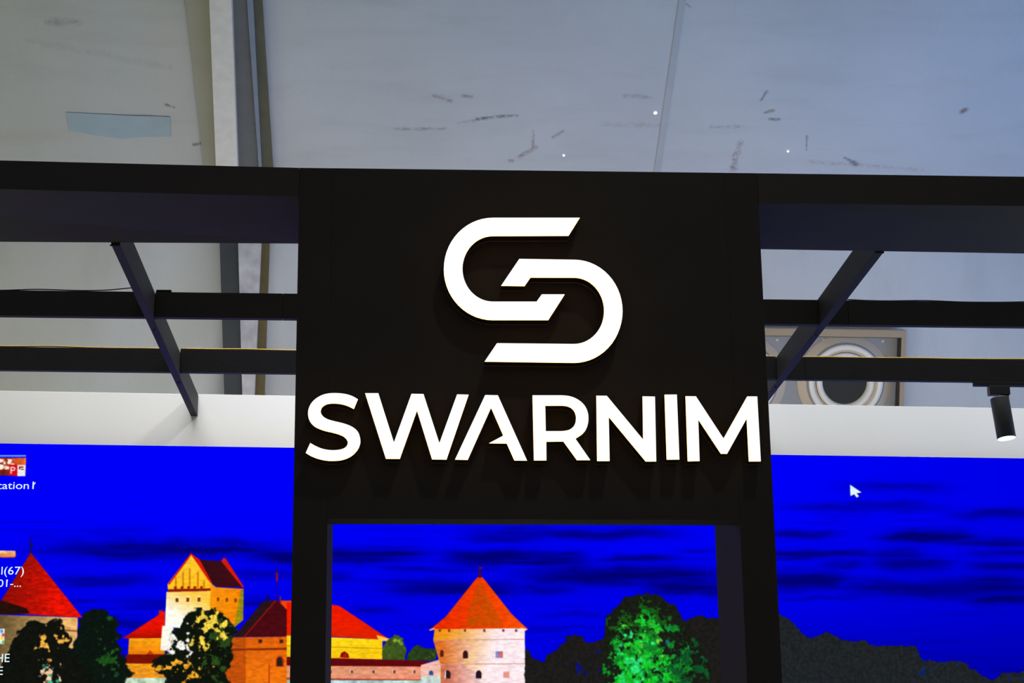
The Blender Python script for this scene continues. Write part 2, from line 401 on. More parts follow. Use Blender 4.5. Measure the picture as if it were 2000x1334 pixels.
def fill(poly, c0, c1=None, axis=(0, 1), lo=0, hi=1, tex=0.10, n=None):
    """paint a polygon; c0 to c1 along axis (photo pixels) between lo and hi, broken by grain"""
    mk = mask(poly)
    if mk is None: return
    r, a = mk; n_ = (N_br if n is None else n)[r]
    c = np.ones(a.shape+(3,), np.float32)*np.array(c0, np.float32)
    if c1 is not None:
        t = np.clip((PX[r]*axis[0]+PY[r]*axis[1]-lo)/(hi-lo), 0, 1)[..., None]
        c = c*(1-t)+np.array(c1, np.float32)*t
    put(r, a, np.clip(c*(1+(n_[..., None]-0.5)*2*tex), 0, 255))
def blob(poly, c0, specks=(), rough=55):
    """a ragged leafy shape: polygon mask broken by leaf noise, with speckles (colour, density, box)"""
    mk = mask(poly)
    if mk is None: return
    r, a = mk
    k = a
    for _ in range(int(rough)):                        # soften, then cut with noise for a leafy rim
        p = np.pad(k, 1, mode='edge'); k = (p[:-2, 1:-1]+p[2:, 1:-1]+p[1:-1, :-2]+p[1:-1, 2:]+p[1:-1, 1:-1])/5
    wob = ((N_leaf[r]-0.5)*1.5+(N_clump[r]-0.5)*0.7)*np.clip(k*(1-k)*4, 0, 1)
    al = np.clip((k-0.5+wob)*5+0.5, 0, 1)
    put(r, al, np.array(c0)*(0.75+0.5*N_fine[r][..., None]))
    for col, dens, (bx0, by0, bx1, by1), seed in specks:
        d = np.sqrt(((PX[r]-(bx0+bx1)/2)/((bx1-bx0)/2))**2+((PY[r]-(by0+by1)/2)/((by1-by0)/2))**2)
        sp = np.roll(N_leaf, (seed*37, seed*61), (0, 1))[r]*0.55+np.roll(N_fine, (seed*17, seed*29), (0, 1))[r]*0.20+np.roll(N_clump, (seed*41, seed*73), (0, 1))[r]*0.45-0.10
        s_ = np.clip((sp-(1-dens)-np.clip(d-0.5, 0, 1)*0.25)*14, 0, 1)*al*(d < 1.25)
        put(r, s_, np.array(col)*(0.7+0.6*N_fine[r][..., None]))

# --- left round tower
fill([(-80, 1198), (152, 1206), (148, 1340), (-80, 1340)], (90, 75, 45), (228, 178, 105), (1, 0), 0, 130, .18)
fill([(104, 1228), (150, 1231), (150, 1234), (104, 1232)], (130, 90, 50))
fill([(60, 1079), (161, 1206), (100, 1203), (50, 1200), (-60, 1190), (-60, 1176), (3, 1172)], (120, 14, 6), (228, 18, 4), (1, 0.15), 165, 300, .28, N_br)
fill([(0, 1172), (52, 1188), (58, 1198), (20, 1200), (-60, 1198), (-60, 1170)], (38, 16, 10), tex=.2)
fill([(59, 1050), (61, 1050), (62, 1080), (58, 1080)], (25, 15, 60)); fill([(60, 1062), (68, 1064), (60, 1067)], (25, 15, 60))
# --- lower left buildings
fill([(252, 1246), (322, 1246), (322, 1282), (250, 1282)], (250, 165, 20), (235, 120, 10), (0, 1), 1246, 1282, .15)
fill([(282, 1282), (293, 1270), (305, 1282)], (190, 60, 10))
fill([(248, 1278), (340, 1278), (360, 1298), (240, 1298)], (120, 18, 6))
fill([(228, 1296), (420, 1296), (430, 1326), (225, 1326)], (245, 160, 30), (235, 140, 30), (0, 1), 1296, 1326, .2)
fill([(225, 1324), (420, 1324), (430, 1345), (225, 1345)], (190, 215, 190), tex=.35, n=N_leaf)
fill([(310, 1192), (318, 1192), (318, 1202), (310, 1202)], (190, 30, 10))
fill([(239, 1247), (322, 1193), (322, 1246)], (235, 18, 2), (160, 14, 4), (0, 1), 1225, 1248, .12)
# --- gabled keep
fill([(411, 1138), (422, 1147), (476, 1150), (476, 1152), (459, 1224), (456, 1240), (409, 1240)], (252, 150, 12), (244, 128, 8), (1, 0), 410, 470, .12)
fill([(470, 1153), (476, 1151), (475, 1211), (457, 1226)], (150, 140, 14), tex=.2)
fill([(325, 1156), (411, 1154), (409, 1232), (322, 1224)], (255, 204, 66), (255, 253, 240), (-0.5, 1), 975, 1030, .07)
fill([(317, 1222), (336, 1224), (352, 1240), (340, 1272), (313, 1270)], (255, 250, 235))
fill([(373, 1081), (413, 1138), (411, 1151), (328, 1153), (327, 1141)], (255, 200, 48), (255, 188, 30), (0, 1), 1090, 1150, .14)
for gx, gy in ((342, 1128), (356, 1117), (369, 1111), (385, 1117), (397, 1134)):
    fill([(gx, gy), (gx+3, gy), (gx+3, 1148), (gx, 1148)], (205, 120, 16))
fill([(328, 1151), (411, 1149), (411, 1154), (328, 1156)], (140, 26, 8))
for gx in (340, 353, 366, 378, 391):
    fill([(gx, 1145), (gx+5, 1145), (gx+5, 1152), (gx, 1152)], (150, 40, 8))
fill([(373, 1081), (391, 1093), (431, 1096), (441, 1092), (477, 1147), (424, 1146), (414, 1139)], (52, 14, 22), (66, 12, 20), (1, 0), 380, 470, .14)
for q in ([(373, 1080), (328, 1141), (331, 1142), (374, 1084)], [(372, 1080), (390, 1093), (414, 1138), (411, 1139), (373, 1083)], [(432, 1096), (437, 1089), (441, 1091), (477, 1147), (473, 1147)]):
    fill(q, (216, 26, 8))
for gx, gy in ((343, 1165), (364, 1164.5), (386, 1164)):
    fill([(gx, gy), (gx+6, gy), (gx+6, gy+11), (gx, gy+11)], (255, 240, 190)); fill([(gx, gy+3), (gx+5.5, gy+3), (gx+5.5, gy+11), (gx, gy+11)], (120, 45, 8))
for gx, gy in ((424, 1167), (441, 1168), (458, 1169)):
    fill([(gx, gy), (gx+4, gy), (gx+4, gy+7), (gx, gy+7)], (110, 60, 8))
# --- right wing with the hipped dark roof
fill([(545, 1173), (645, 1174), (645, 1240), (560, 1200)], (240, 70, 8))
fill([(452, 1245), (640, 1242), (640, 1345), (430, 1345)], (222, 96, 12), (236, 118, 14), (0, 1), 1245, 1340, .16)
fill([(450, 1246), (480, 1244), (480, 1345), (432, 1345)], (190, 78, 12), tex=.18)
fill([(452, 1267), (640, 1264), (640, 1268), (452, 1271)], (130, 44, 12))
fill([(514, 1174), (541, 1172), (572, 1202), (645, 1243), (455, 1244), (470, 1228)], (72, 10, 18), tex=.2)
fill([(514, 1174), (536, 1174), (476, 1244), (455, 1244), (470, 1228)], (40, 20, 24), tex=.2)
fill([(537, 1173), (540, 1173), (479, 1243), (476, 1243)], (150, 20, 14))
for gx, gy in ((505, 1249), (546, 1249)): fill([(gx, gy), (gx+7, gy), (gx+7, gy+7), (gx, gy+7)], (70, 30, 10))
fill([(539, 1302), (539, 1288), (542, 1283), (547, 1281), (552, 1284), (554, 1290), (554, 1302)], (160, 40, 10))
fill([(541, 1301), (541, 1289), (544, 1284), (550, 1285), (552, 1301)], (40, 30, 34))
fill([(525, 1296), (527, 1296), (526, 1345), (524, 1345)], (170, 40, 8))
fill([(540, 1108), (541.3, 1108), (541.3, 1174), (540, 1174)], (40, 8, 60)); fill([(539, 1117), (543, 1120), (543, 1137), (539, 1134)], (150, 14, 30))
fill([(521, 1163), (526, 1163), (523, 1176), (521, 1176)], (25, 12, 30)); fill([(546, 1165), (549, 1165), (549, 1178), (546, 1178)], (130, 30, 30))
# --- trees in front, left
blob([(150, 1240), (158, 1205), (178, 1191), (205, 1193), (222, 1206), (237, 1214), (226, 1225), (238, 1245), (228, 1256), (250, 1300), (262, 1312), (225, 1345), (120, 1345)],
     (12, 22, 16), [((30, 82, 26), .47, (195, 1190, 240, 1330), 2), ((24, 60, 40), .42, (160, 1290, 260, 1345), 4)])
blob([(18, 1260), (40, 1225), (60, 1214), (88, 1222), (118, 1205), (122, 1222), (140, 1245), (134, 1262), (150, 1285), (172, 1310), (190, 1345), (-20, 1345)],
     (16, 18, 14), [((250, 180, 70), .46, (75, 1215, 140, 1300), 1), ((255, 205, 160), .46, (85, 1290, 150, 1345), 3), ((60, 160, 130), .42, (70, 1290, 130, 1345), 6)])
blob([(352, 1226), (362, 1206), (378, 1192), (392, 1188), (402, 1196), (416, 1188), (440, 1200), (450, 1216), (462, 1228), (454, 1262), (458, 1290), (440, 1312), (455, 1345), (330, 1345), (318, 1318), (290, 1300), (322, 1276), (340, 1262), (328, 1238)],
     (14, 20, 12), [((255, 215, 70), .47, (370, 1195, 450, 1275), 1), ((255, 250, 240), .55, (322, 1212, 382, 1282), 5), ((245, 170, 40), .45, (295, 1285, 420, 1330), 7), ((40, 70, 24), .50, (395, 1190, 460, 1340), 9)])
# --- centre buildings
fill([(560, 1176), (648, 1181), (662, 1183), (712, 1216), (762, 1250), (640, 1243), (560, 1243)], (244, 24, 0), (222, 34, 0), (0, 1), 1185, 1250, .10)
fill([(735, 1240), (762, 1248), (760, 1252), (740, 1252)], (255, 190, 70))
fill([(560, 1241), (747, 1249), (747, 1288), (560, 1284)], (255, 218, 24), (248, 196, 14), (0, 1), 1245, 1288, .12)
fill([(560, 1260), (747, 1266), (747, 1267.5), (560, 1262)], (200, 140, 14))
fill([(664, 1284), (666, 1276), (673, 1272), (680, 1277), (682, 1285)], (110, 14, 6)); fill([(668, 1285), (671, 1277), (676, 1275), (680, 1285)], (190, 20, 6))
blob([(745, 1290), (750, 1262), (762, 1244), (775, 1238), (788, 1248), (794, 1272), (793, 1292)], (60, 84, 30), [((120, 150, 50), .45, (755, 1240, 790, 1285), 2)], 20)
blob([(790, 1292), (796, 1272), (815, 1262), (850, 1268), (850, 1292)], (40, 62, 26), [((80, 110, 40), .42, (795, 1262, 850, 1290), 3)], 20)
fill([(560, 1283), (840, 1291), (822, 1302), (560, 1301)], (96, 8, 14), tex=.15)
fill([(560, 1300), (830, 1302), (830, 1328), (560, 1326)], (226, 150, 112), (238, 150, 120), (1, 0), 650, 830, .14)
fill([(560, 1324), (830, 1327), (830, 1329), (560, 1327)], (190, 60, 30))
fill([(560, 1328), (870, 1329), (870, 1380), (560, 1380)], (176, 208, 200), tex=.3, n=N_leaf)
for gx in (645, 687, 729, 770, 809):
    fill([(gx-3, 1308), (gx+3, 1308), (gx+3, 1315), (gx-3, 1315)], (235, 205, 190)); fill([(gx-1.5, 1309), (gx+2.5, 1309), (gx+2.5, 1315), (gx-1.5, 1315)], (96, 50, 44))
fill([(822, 1299), (866, 1286), (866, 1322), (822, 1324)], (245, 190, 175), tex=.12); fill([(822, 1322), (866, 1320), (866, 1380), (822, 1380)], (196, 220, 214), tex=.25, n=N_leaf)
fill([(838, 1318), (838, 1312), (842, 1309), (846, 1312), (846, 1319)], (40, 80, 150))
# --- big round tower
fill([(849, 1228), (1025, 1227), (1025, 1249), (1026, 1298), (1027, 1400), (861, 1400), (860, 1298), (846, 1250)], (240, 150, 26), (255, 234, 238), (1, 0.25), 1170, 1270, .10)
fill([(846, 1250), (900, 1250), (925, 1262), (900, 1300), (861, 1298)], (222, 112, 36), (240, 200, 180), (1, 0), 850, 920, .16)
fill([(861, 1298), (905, 1297), (940, 1320), (930, 1400), (861, 1400)], (206, 112, 84), (250, 222, 222), (1, 0), 862, 935, .16)
for ly in (1249.5, 1297):
    fill([(847, ly), (1026, ly-1.5), (1026, ly), (847, ly+1.8)], (206, 150, 140))
for gx in (859, 877, 908, 946, 983, 1008):
    fill([(gx-2.2, 1229), (gx+2.2, 1229), (gx+2.2, 1234), (gx-2.2, 1234)], (110, 60, 50))
def arch(cx, cy, w_, h, c):
    fill([(cx-w_, cy+h), (cx-w_, cy-h*.3), (cx-w_*.6, cy-h*.8), (cx, cy-h), (cx+w_*.6, cy-h*.8), (cx+w_, cy-h*.3), (cx+w_, cy+h)], c, tex=.1)
arch(863, 1276, 3.5, 7, (90, 30, 20)); arch(909, 1278, 5, 8, (48, 22, 28)); arch(874, 1317, 6, 8, (48, 24, 26)); arch(935, 1317, 5.5, 8, (34, 20, 34))
fill([(968, 1272), (982, 1272), (982, 1285), (968, 1285)], (120, 140, 220)); fill([(973, 1273), (982, 1273), (982, 1285), (973, 1285)], (205, 110, 106))
fill([(983, 1312), (995, 1312), (995, 1324), (983, 1324)], (232, 150, 140))
fill([(869, 1310), (871, 1310), (871, 1325), (868, 1325)], (255, 235, 220))
fill([(937, 1124), (943, 1128), (1000, 1200), (1031, 1229), (1018, 1227), (848, 1229), (838, 1231), (870, 1205), (930, 1130)], (232, 44, 0), (248, 82, 4), (1, 0), 850, 1020, .13)
mk = mask([(936, 1130), (946, 1150), (985, 1224), (908, 1224), (926, 1160)])
if mk:
    r, a = mk; tw = np.clip((np.sin(PX[r]*2.1)*0.35+N_fine[r]-0.42)*3, 0, 1)*a*0.75; put(r, tw, (128, 92, 8))
fill([(838, 1230), (849, 1226), (850, 1229), (840, 1232)], (255, 190, 120)); fill([(1018, 1226), (1031, 1229), (1026, 1232), (1018, 1229)], (255, 220, 190))
fill([(936, 1104), (937.5, 1104), (941, 1128), (934, 1128)], (70, 10, 50)); fill([(937, 1107), (945, 1109), (937, 1112)], (100, 16, 50))
# --- dark trees on the right of the centre
blob([(1024, 1262), (1040, 1283), (1062, 1293), (1072, 1278), (1095, 1262), (1108, 1252), (1099, 1240), (1140, 1241), (1135, 1253), (1160, 1256), (1178, 1246), (1185, 1220),
      (1310, 1200), (1334, 1213), (1365, 1203), (1400, 1210), (1500, 1230), (1500, 1400), (1024, 1400)], (28, 27, 25), [((10, 16, 130), .36, (1080, 1258, 1200, 1330), 2)], 16)
blob([(1178, 1250), (1182, 1216), (1192, 1196), (1212, 1182), (1222, 1167), (1242, 1162), (1276, 1159), (1300, 1172), (1322, 1188), (1334, 1206), (1345, 1230), (1372, 1262), (1388, 1300), (1390, 1400), (1170, 1400)],
     (24, 28, 20), [((26, 86, 22), .50, (1185, 1170, 1310, 1260), 1), ((18, 130, 36), .60, (1180, 1215, 1320, 1400), 3), ((24, 190, 44), .56, (1185, 1225, 1290, 1400), 5),
                    ((40, 215, 110), .50, (1180, 1240, 1270, 1400), 8), ((110, 190, 60), .42, (1190, 1210, 1290, 1300), 9), ((16, 78, 36), .50, (1280, 1220, 1400, 1400), 11), ((30, 110, 170), .36, (1240, 1225, 1330, 1340), 13)], 45)
# --- dark hill on the far right
low = np.clip((PY-1180)/120, 0, 1)*np.clip((PX-1500)/60, 0, 1); IMG[..., 2] *= 1-0.14*low
blob([(1500, 1190), (1522, 1202), (1545, 1213), (1560, 1228), (1570, 1240), (1586, 1246), (1600, 1240), (1612, 1234), (1625, 1238), (1640, 1249), (1690, 1252), (1708, 1265), (1735, 1262), (1790, 1262),
      (1800, 1290), (1880, 1294), (1905, 1310), (1935, 1330), (1955, 1315), (2080, 1306), (2080, 1420), (1500, 1420)], (31, 35, 38), [((8, 40, 110), .40, (1720, 1262, 1860, 1345), 2), ((10, 30, 150), .42, (1920, 1300, 2040, 1345), 4)], 22)
# --- below the frame: dark lake shore
t = np.clip((PY-1372)/30, 0, 1)[..., None]; IMG[:] = IMG*(1-t)+np.array((14, 18, 40), np.float32)*(0.6+0.8*N_st[..., None])*t
# --- thumbnails of the desktop icons and the mouse pointer
fill([(-60, 889), (51, 889), (51, 891.5), (-60, 891.5)], (120, 190, 255))
fill([(-60, 894), (51, 894), (50, 930), (-60, 926)], (150, 40, 16), (214, 110, 50), (1, 0), 0, 50, .5, N_leaf)
mk = mask([(-10, 896), (30, 897), (26, 916), (-10, 918)]); r, a = mk; put(r, a*np.clip((N_fine[r]-.35)*6, 0, 1), (255, 244, 225))
fill([(18, 908), (34, 908), (34, 930), (18, 929)], (214, 10, 22)); fill([(34, 908), (50, 908), (49, 930), (34, 930)], (240, 240, 240))
fill([(20.5, 912), (22.8, 912), (22.8, 925), (20.5, 925)], (255, 255, 255))
fill([(20.5, 912), (28, 912), (30.5, 915), (28, 919.5), (20.5, 919.5)], (255, 255, 255)); fill([(22.8, 914), (27, 914), (28.2, 915.8), (27, 917.6), (22.8, 917.6)], (214, 10, 22))
fill([(37, 911), (46, 911), (46, 914), (40, 914), (40, 917), (37, 917)], (200, 30, 40)); fill([(41, 916), (46.5, 916), (46.5, 918), (41, 918)], (60, 60, 70))
fill([(-60, 1074), (30, 1076), (31, 1086), (28, 1089), (-60, 1088)], (250, 225, 190), (230, 120, 40), (0, 1), 1076, 1090, .2)
fill([(-60, 1228), (9, 1228), (8, 1258), (-60, 1258)], (240, 240, 240), tex=.2)
for i, c in enumerate(((60, 160, 240), (230, 60, 50), (250, 200, 40), (60, 190, 90))):
    fill([(1+3*(i % 2), 1230+7*i), (6+2*(i % 2), 1230+7*i), (6+2*(i % 2), 1236+7*i), (1+3*(i % 2), 1236+7*i)], c)
CUR = [(1660, 946.5), (1683, 962), (1673, 963.5), (1678, 969.5), (1673, 972), (1668.5, 965.5), (1661, 969)]
fill([(x+1.5, y+1.5) for x, y in CUR], (0, 0, 120)); fill(CUR, (226, 250, 255), tex=.03)

IMG = np.clip(IMG, 0, 255)/255
p = np.pad(IMG, ((1, 1), (1, 1), (0, 0)), mode='edge')
IMG = IMG*0.5+(p[:-2, 1:-1]+p[2:, 1:-1]+p[1:-1, :-2]+p[1:-1, 2:])*0.125      # the slight softness of LED pixels
p = np.pad(IMG, ((1, 1), (1, 1), (0, 0)), mode='edge')
IMG = IMG*0.6+(p[:-2, 1:-1]+p[2:, 1:-1]+p[1:-1, :-2]+p[1:-1, 2:])*0.10
buf = np.ones((IH, IW, 4), np.float32); buf[..., :3] = IMG[::-1]
pic = bpy.data.images.new('night_castle_wallpaper', IW, IH)
pic.pixels.foreach_set(buf.ravel()); pic.update(); pic.pack()

scr = thing('led_screen', (0.66, YS+0.02, SZ0), 'large LED screen showing a floodlit castle under a deep blue night sky', 'screen')
zb = SZ0+0.02
hexa('screen_housing', [(sx0, YS, zb), (sx1, YS, zb), (sx1, YS, stop(sx1)), (sx0, YS, stop(sx0))],
     [(sx0, YW-0.002, zb), (sx1, YW-0.002, zb), (sx1, YW-0.002, stop(sx1)), (sx0, YW-0.002, stop(sx0))], SLOT, scr, 0)
dm = bpy.data.materials.new('led_picture'); dm.use_nodes = True; nt = dm.node_tree
for n in list(nt.nodes): nt.nodes.remove(n)
o_ = nt.nodes.new('ShaderNodeOutputMaterial'); e_ = nt.nodes.new('ShaderNodeEmission'); t_ = nt.nodes.new('ShaderNodeTexImage'); t_.image = pic
t_.extension = 'EXTEND'; nt.links.new(t_.outputs[0], e_.inputs[0]); nt.links.new(e_.outputs[0], o_.inputs[0])
def display():
    y = YS-0.0012; q = [(sx0, zb), (sx1, zb), (sx1, stop(sx1)), (sx0, stop(sx0))]
    o = mesh('display', [(x, y, z) for x, z in q], [(0, 1, 2, 3)], dm, scr)
    uv = o.data.uv_layers.new(name='picture')
    for lp in o.data.loops:
        x, z = q[lp.vertex_index]; uv.data[lp.index].uv = ((x-sx0)/(sx1-sx0), 1-(SZ1-z)/(SZ1-SZ0))
    return o
display()
CAPM = mat('icon_caption_glow', (0, 0, 0), emit=(0.78, 0.95, 1.0), estr=1.0)
def caption(txt, right_px, base_py, cap_px, stretch=1.0, flags=()):
    c = bpy.data.curves.new('t', 'FONT'); c.body = txt; c.align_x = 'RIGHT'; c.resolution_u = 4
    o = bpy.data.objects.new('t', c); COL.objects.link(o)
    base = P(right_px, base_py, YS-0.003); size = (P(right_px, base_py-cap_px, YS-0.003).z-base.z)/0.72
    dg = bpy.context.evaluated_depsgraph_get(); me = bpy.data.meshes.new_from_object(o.evaluated_get(dg))
    vs = [(base.x+v.co.x*size*stretch, YS-0.003, base.z+v.co.y*size) for v in me.vertices]; fs = [tuple(pp.vertices) for pp in me.polygons]
    bpy.data.objects.remove(o); bpy.data.curves.remove(c); bpy.data.meshes.remove(me)
    for fx, fy in flags:                               # the slanted stroke of each numeral 1
        k = len(vs); vs += [tuple(P(fx+a, fy+b, YS-0.003)) for a, b in ((0, 0), (-3.6, 3.6), (-3.6, 5.8), (0, 2.8))]; fs.append((k, k+1, k+2, k+3))
    return mesh('icon_caption', vs, fs, CAPM, scr)
caption('tation1', 71, 955, 15, 1.24, ((69.4, 941.5),)); caption('l(67)', 48, 1122, 16, 1.12); caption('01-...', 42, 1146, 15, 1.12, ((15.5, 1132),)); caption('HE', 19, 1293, 17); caption('E', 6, 1318, 17)

# ------------------------------------------------------------------ black portal with the sign panel
YF, YB = 7.0, 7.574
XL0, XL1, XR0, XR1 = -0.400, -0.272, 1.2765, 1.4075
ft = lambda x: 4.2445-0.0030*(x-0.1)                  # top edge of the fascia
pf = thing('portal_frame', (0.5, 7.29, 0), 'tall black portal with a sign panel across its top', 'portal')
def column(x0, x1):
    return hexa('column', [(x0, YF, 0), (x1, YF, 0), (x1, YF, ft(x1)), (x0, YF, ft(x0))],
                [(x0, YB, 0), (x1, YB, 0), (x1, YB, ft(x1)), (x0, YB, ft(x0))], BLACK, pf)
column(XL0, XL1); column(XR0, XR1)
LIP = 2.853
hexa('header_panel', [(XL1, YF, LIP+.003), (XR0, YF, LIP-.005), (XR0, YF, ft(XR0)), (XL1, YF, ft(XL1))],
     [(XL1, YF+.12, LIP+.003), (XR0, YF+.12, LIP-.005), (XR0, YF+.12, ft(XR0)), (XL1, YF+.12, ft(XL1))], BLACK, pf, 0.001)
hexa('top_board', [(XL1, YF+.12, 4.125), (XR0, YF+.12, 4.115), (XR0, YF+.12, ft(XR0)), (XL1, YF+.12, ft(XL1))],
     [(XL1, YB, 4.125), (XR0, YB, 4.115), (XR0, YB, ft(XR0)), (XL1, YB, ft(XL1))], BLACK, pf, 0.001)

# fascia beams left and right of the portal
def fascia(pts_front, back_z, label):
    a = [Vector(v) for v in pts_front]
    b = [Vector((v.x, YB, z)) for v, z in zip(a, back_z)]
    o = hexa('fascia_beam', a, b, GRIDB, None, 0.0015); return tag(o, label, 'beam', 'fascia beams beside the portal')
lx, rx_ = XL0-0.001, XR1+0.001
fascia([(-3.2, YF-.035, 4.165), (lx, YF, 4.126), (lx, YF, ft(lx)), (-3.2, YF-.035, 4.28)], [4.122, 4.124, 4.245, 4.26],
       'deep black fascia beam left of the portal, soffit seen from below')
fascia([(rx_, YF, 4.115), (4.4, YF, 4.104), (4.4, YF, 4.228), (rx_, YF, ft(rx_))], [4.114, 4.083, 4.22, 4.24],
       'deep black fascia beam right of the portal, soffit seen from below')

# joists running back to the white partition
def joist(xf, xb, zf, zb_, side, label):
    t = thing('joist', (xf, YB, zf), label, 'joist', 'joists running back to the white wall')
    jw = 0.038*side
    A = [(xf, YB+.001, zf), (xf+jw, YB+.001, zf), (xf+jw, YB+.001, zf+.135), (xf, YB+.001, zf+.135)]
    B = [(xb, YW-.001, zb_), (xb+jw, YW-.001, zb_), (xb+jw, YW-.001, zb_+.122), (xb, YW-.001, zb_+.122)]
    if side < 0: A = [A[1], A[0], A[3], A[2]]; B = [B[1], B[0], B[3], B[2]]
    hexa('board', A, B, GRIDB, t, 0.001)
    box('end_gap_shade', min(xf, xf+jw)-(.005 if side > 0 else 0), max(xf, xf+jw)+(.001 if side < 0 else 0), YB+.001, YB+.012, zf-.004, zf-.0005, SLOT, t, 0)  # dark box standing in for the shaded gap at the joist end
    for k in (0.42, 0.75):
        c = Vector((xf+(xb-xf)*k+jw*.5, YB+(YW-YB)*k, zf+(zb_-zf)*k))
        lathe('screw_head', [(0.007, 0), (0.006, 0.003), (0.002, 0.003)], c, (0, 0, -1), SLOT, t, n=10)
    return t
joist(-1.2085, -1.1785, 4.116, 4.058, 1, 'slim dark joist left of the portal, its end on the white wall')
joist(2.053, 2.009, 4.106, 4.037, -1, 'slim dark joist right of the portal, ending behind its column')

# two rows of cross beams, cut at the joists
def beam(Y, xs, zfun, hfun, cuts, label, group):
    t = thing('cross_beam', ((xs[0]+xs[1])/2, Y, zfun((xs[0]+xs[1])/2)), label, 'beam', group)
    e = [xs[0]]+[c for c in cuts if xs[0] < c < xs[1]]+[xs[1]]
    for i in range(len(e)-1):
        x0, x1 = e[i]+(0.0009 if i else 0), e[i+1]-(0.0009 if i < len(e)-2 else 0)
        A = [(x0, Y, zfun(x0)), (x1, Y, zfun(x1)), (x1, Y, zfun(x1)+hfun(x1)), (x0, Y, zfun(x0)+hfun(x0))]
        hexa('beam_section', A, [(x, Y+.036, z) for x, _, z in A], GRIDB, t, 0.001)
    return t
def linfit(a, b): s = (b.z-a.z)/(b.x-a.x); return lambda x: a.z+s*(x-a.x)
Y1, Y2 = 8.63, 9.60
b1 = linfit(P(0, 616, Y1), P(2000, 638, Y1)); t1 = linfit(P(0, 566.5, Y1), P(2000, 590.5, Y1))
b2 = linfit(P(0, 722, Y2), P(2000, 746, Y2)); t2 = linfit(P(0, 677, Y2), P(2000, 703, Y2))
jl = lambda Y: -1.2085+0.030*(Y-YB)/(YW-YB); jr = lambda Y: 2.053-0.044*(Y-YB)/(YW-YB)
for Y, bf, tf, row, cuts in ((Y1, b1, t1, 'nearer', (P(552, 600, Y1).x, P(1657, 610, Y1).x)), (Y2, b2, t2, 'farther', (P(1572, 720, Y2).x, 0.6))):
    h = lambda x, bf=bf, tf=tf: tf(x)-bf(x)
    l0, l1 = jl(Y+.018)-.001, jl(Y+.018)+.039; r0, r1 = jr(Y+.018)-.039, jr(Y+.018)+.001
    beam(Y, (-3.4, l0), bf, h, cuts, 'black cross beam of the %s row, outside the left joist' % row, 'black cross beams of the grid')
    beam(Y, (l1, r0), bf, h, cuts, 'black cross beam of the %s row, passing behind the portal between the joists' % row, 'black cross beams of the grid')
    beam(Y, (r1, 4.6), bf, h, cuts, 'black cross beam of the %s row, outside the right joist' % row, 'black cross beams of the grid')
pl = box('fixing_plate', P(303, 572, Y1).x+.004, P(334, 572, Y1).x, Y1+.002, Y1+.034, t1(-1.1)+.0005, t1(-1.1)+.012, SLOT)
tag(pl, 'small black plate lying on the nearer beam beside the left joist', 'plate')

# cables lying on the beams
CABY = mat('yellow_cable_sheath', (0.62, 0.38, 0.02), 0.5, 0.3, noise=0.25, scale=40)
CABB = mat('black_cable_sheath', (0.02, 0.02, 0.018), 0.5, 0.3, noise=0.2, scale=40)
def cable(name, x0, x1, Y, zf, r, amp, seed, m, label, lift=0.0):
    rd = random.Random(seed); ph = [rd.uniform(0, 6.28) for _ in range(3)]; n = int((x1-x0)/0.035)
    pts = []
    for i in range(n+1):
        x = x0+(x1-x0)*i/n; a = 0.5+0.25*math.sin(x*5.1+ph[0])+0.25*math.sin(x*12+ph[1])
        pts.append((x, Y+.016+0.007*math.sin(x*3+ph[2]), zf(x)+r+.0006+lift+amp*a*a))
    return tag(tube(name, pts, r, m), label, 'cable')
cable('cable', -3.0, jl(Y1)-.004, Y1, t1, .0028, .022, 3, CABB, 'thin black cable along the nearer beam left of the left joist')
cable('cable', jr(Y1)+.03, 4.2, Y1, t1, .0028, .012, 9, CABB, 'thin black cable along the nearer beam right of the right joist')
cable('cable', -3.0, jl(Y2)-.004, Y2, t2, .004, .006, 5, CABY, 'yellow cable along the farther beam left of the left joist')
cable('cable', jl(Y2)+.042, jr(Y2)-.042, Y2, t2, .0045, .004, 6, CABY, 'yellow cable along the farther beam behind the portal')
cable('cable', jr(Y2)+.004, 4.2, Y2, t2, .0045, .004, 8, CABY, 'yellow cable along the farther beam above the spotlight')

# ------------------------------------------------------------------ air outlet in the tent wall
TAN = mat('beige_vent_plastic', (0.66, 0.54, 0.41), 0.45, 0.4, noise=0.05, scale=4)
TANL = mat('pale_nozzle_plastic', (0.86, 0.79, 0.67), 0.35, 0.5, noise=0.05, scale=5)
VGREY = mat('grey_vent_plate', (0.31, 0.30, 0.295), 0.5, 0.3, noise=0.12, scale=5)
BRN = mat('brown_frame_edge', (0.40, 0.30, 0.19), 0.5, 0.3, noise=0.1, scale=6)
VENT_SHADE = mat('vent_inner_shade', (0.06, 0.058, 0.055), 0.7, 0.2, noise=0.2)
HOLE = mat('dark_duct', (0.012, 0.013, 0.011), 0.5, 0.3, noise=0.2)
vent = thing('air_vent', W(1542, 742, 0.05), 'beige framed air outlet with two round nozzles behind the right joist', 'vent')
vu = Vector((1, 0, -0.012)).normalized(); vn = -WALL_N; vv = vu.cross(vn).normalized()
if vv.z < 0: vv = -vv
vo = W(1542, 742); s_px = (W(1742, 744)-W(1542, 742)).length/200
def V(u, v, n): return vo+vu*(u*s_px)+vv*(v*s_px)+vn*n
def vbox(name, u0, u1, v0, v1, n0, n1, m, bevel=0.002):
    return hexa(name, [V(u0, v0, n0), V(u1, v0, n0), V(u1, v1, n0), V(u0, v1, n0)], [V(u0, v0, n1), V(u1, v0, n1), V(u1, v1, n1), V(u0, v1, n1)], m, vent, bevel)
vbox('back_plate', -205, 205, -100, 97, 0.05, 0.065, VGREY)
vbox('frame_bar', -213, 213, 88, 102, 0.05, 0.17, BRN); vbox('frame_bar', -213, 213, -112, -100, 0.05, 0.17, BRN)
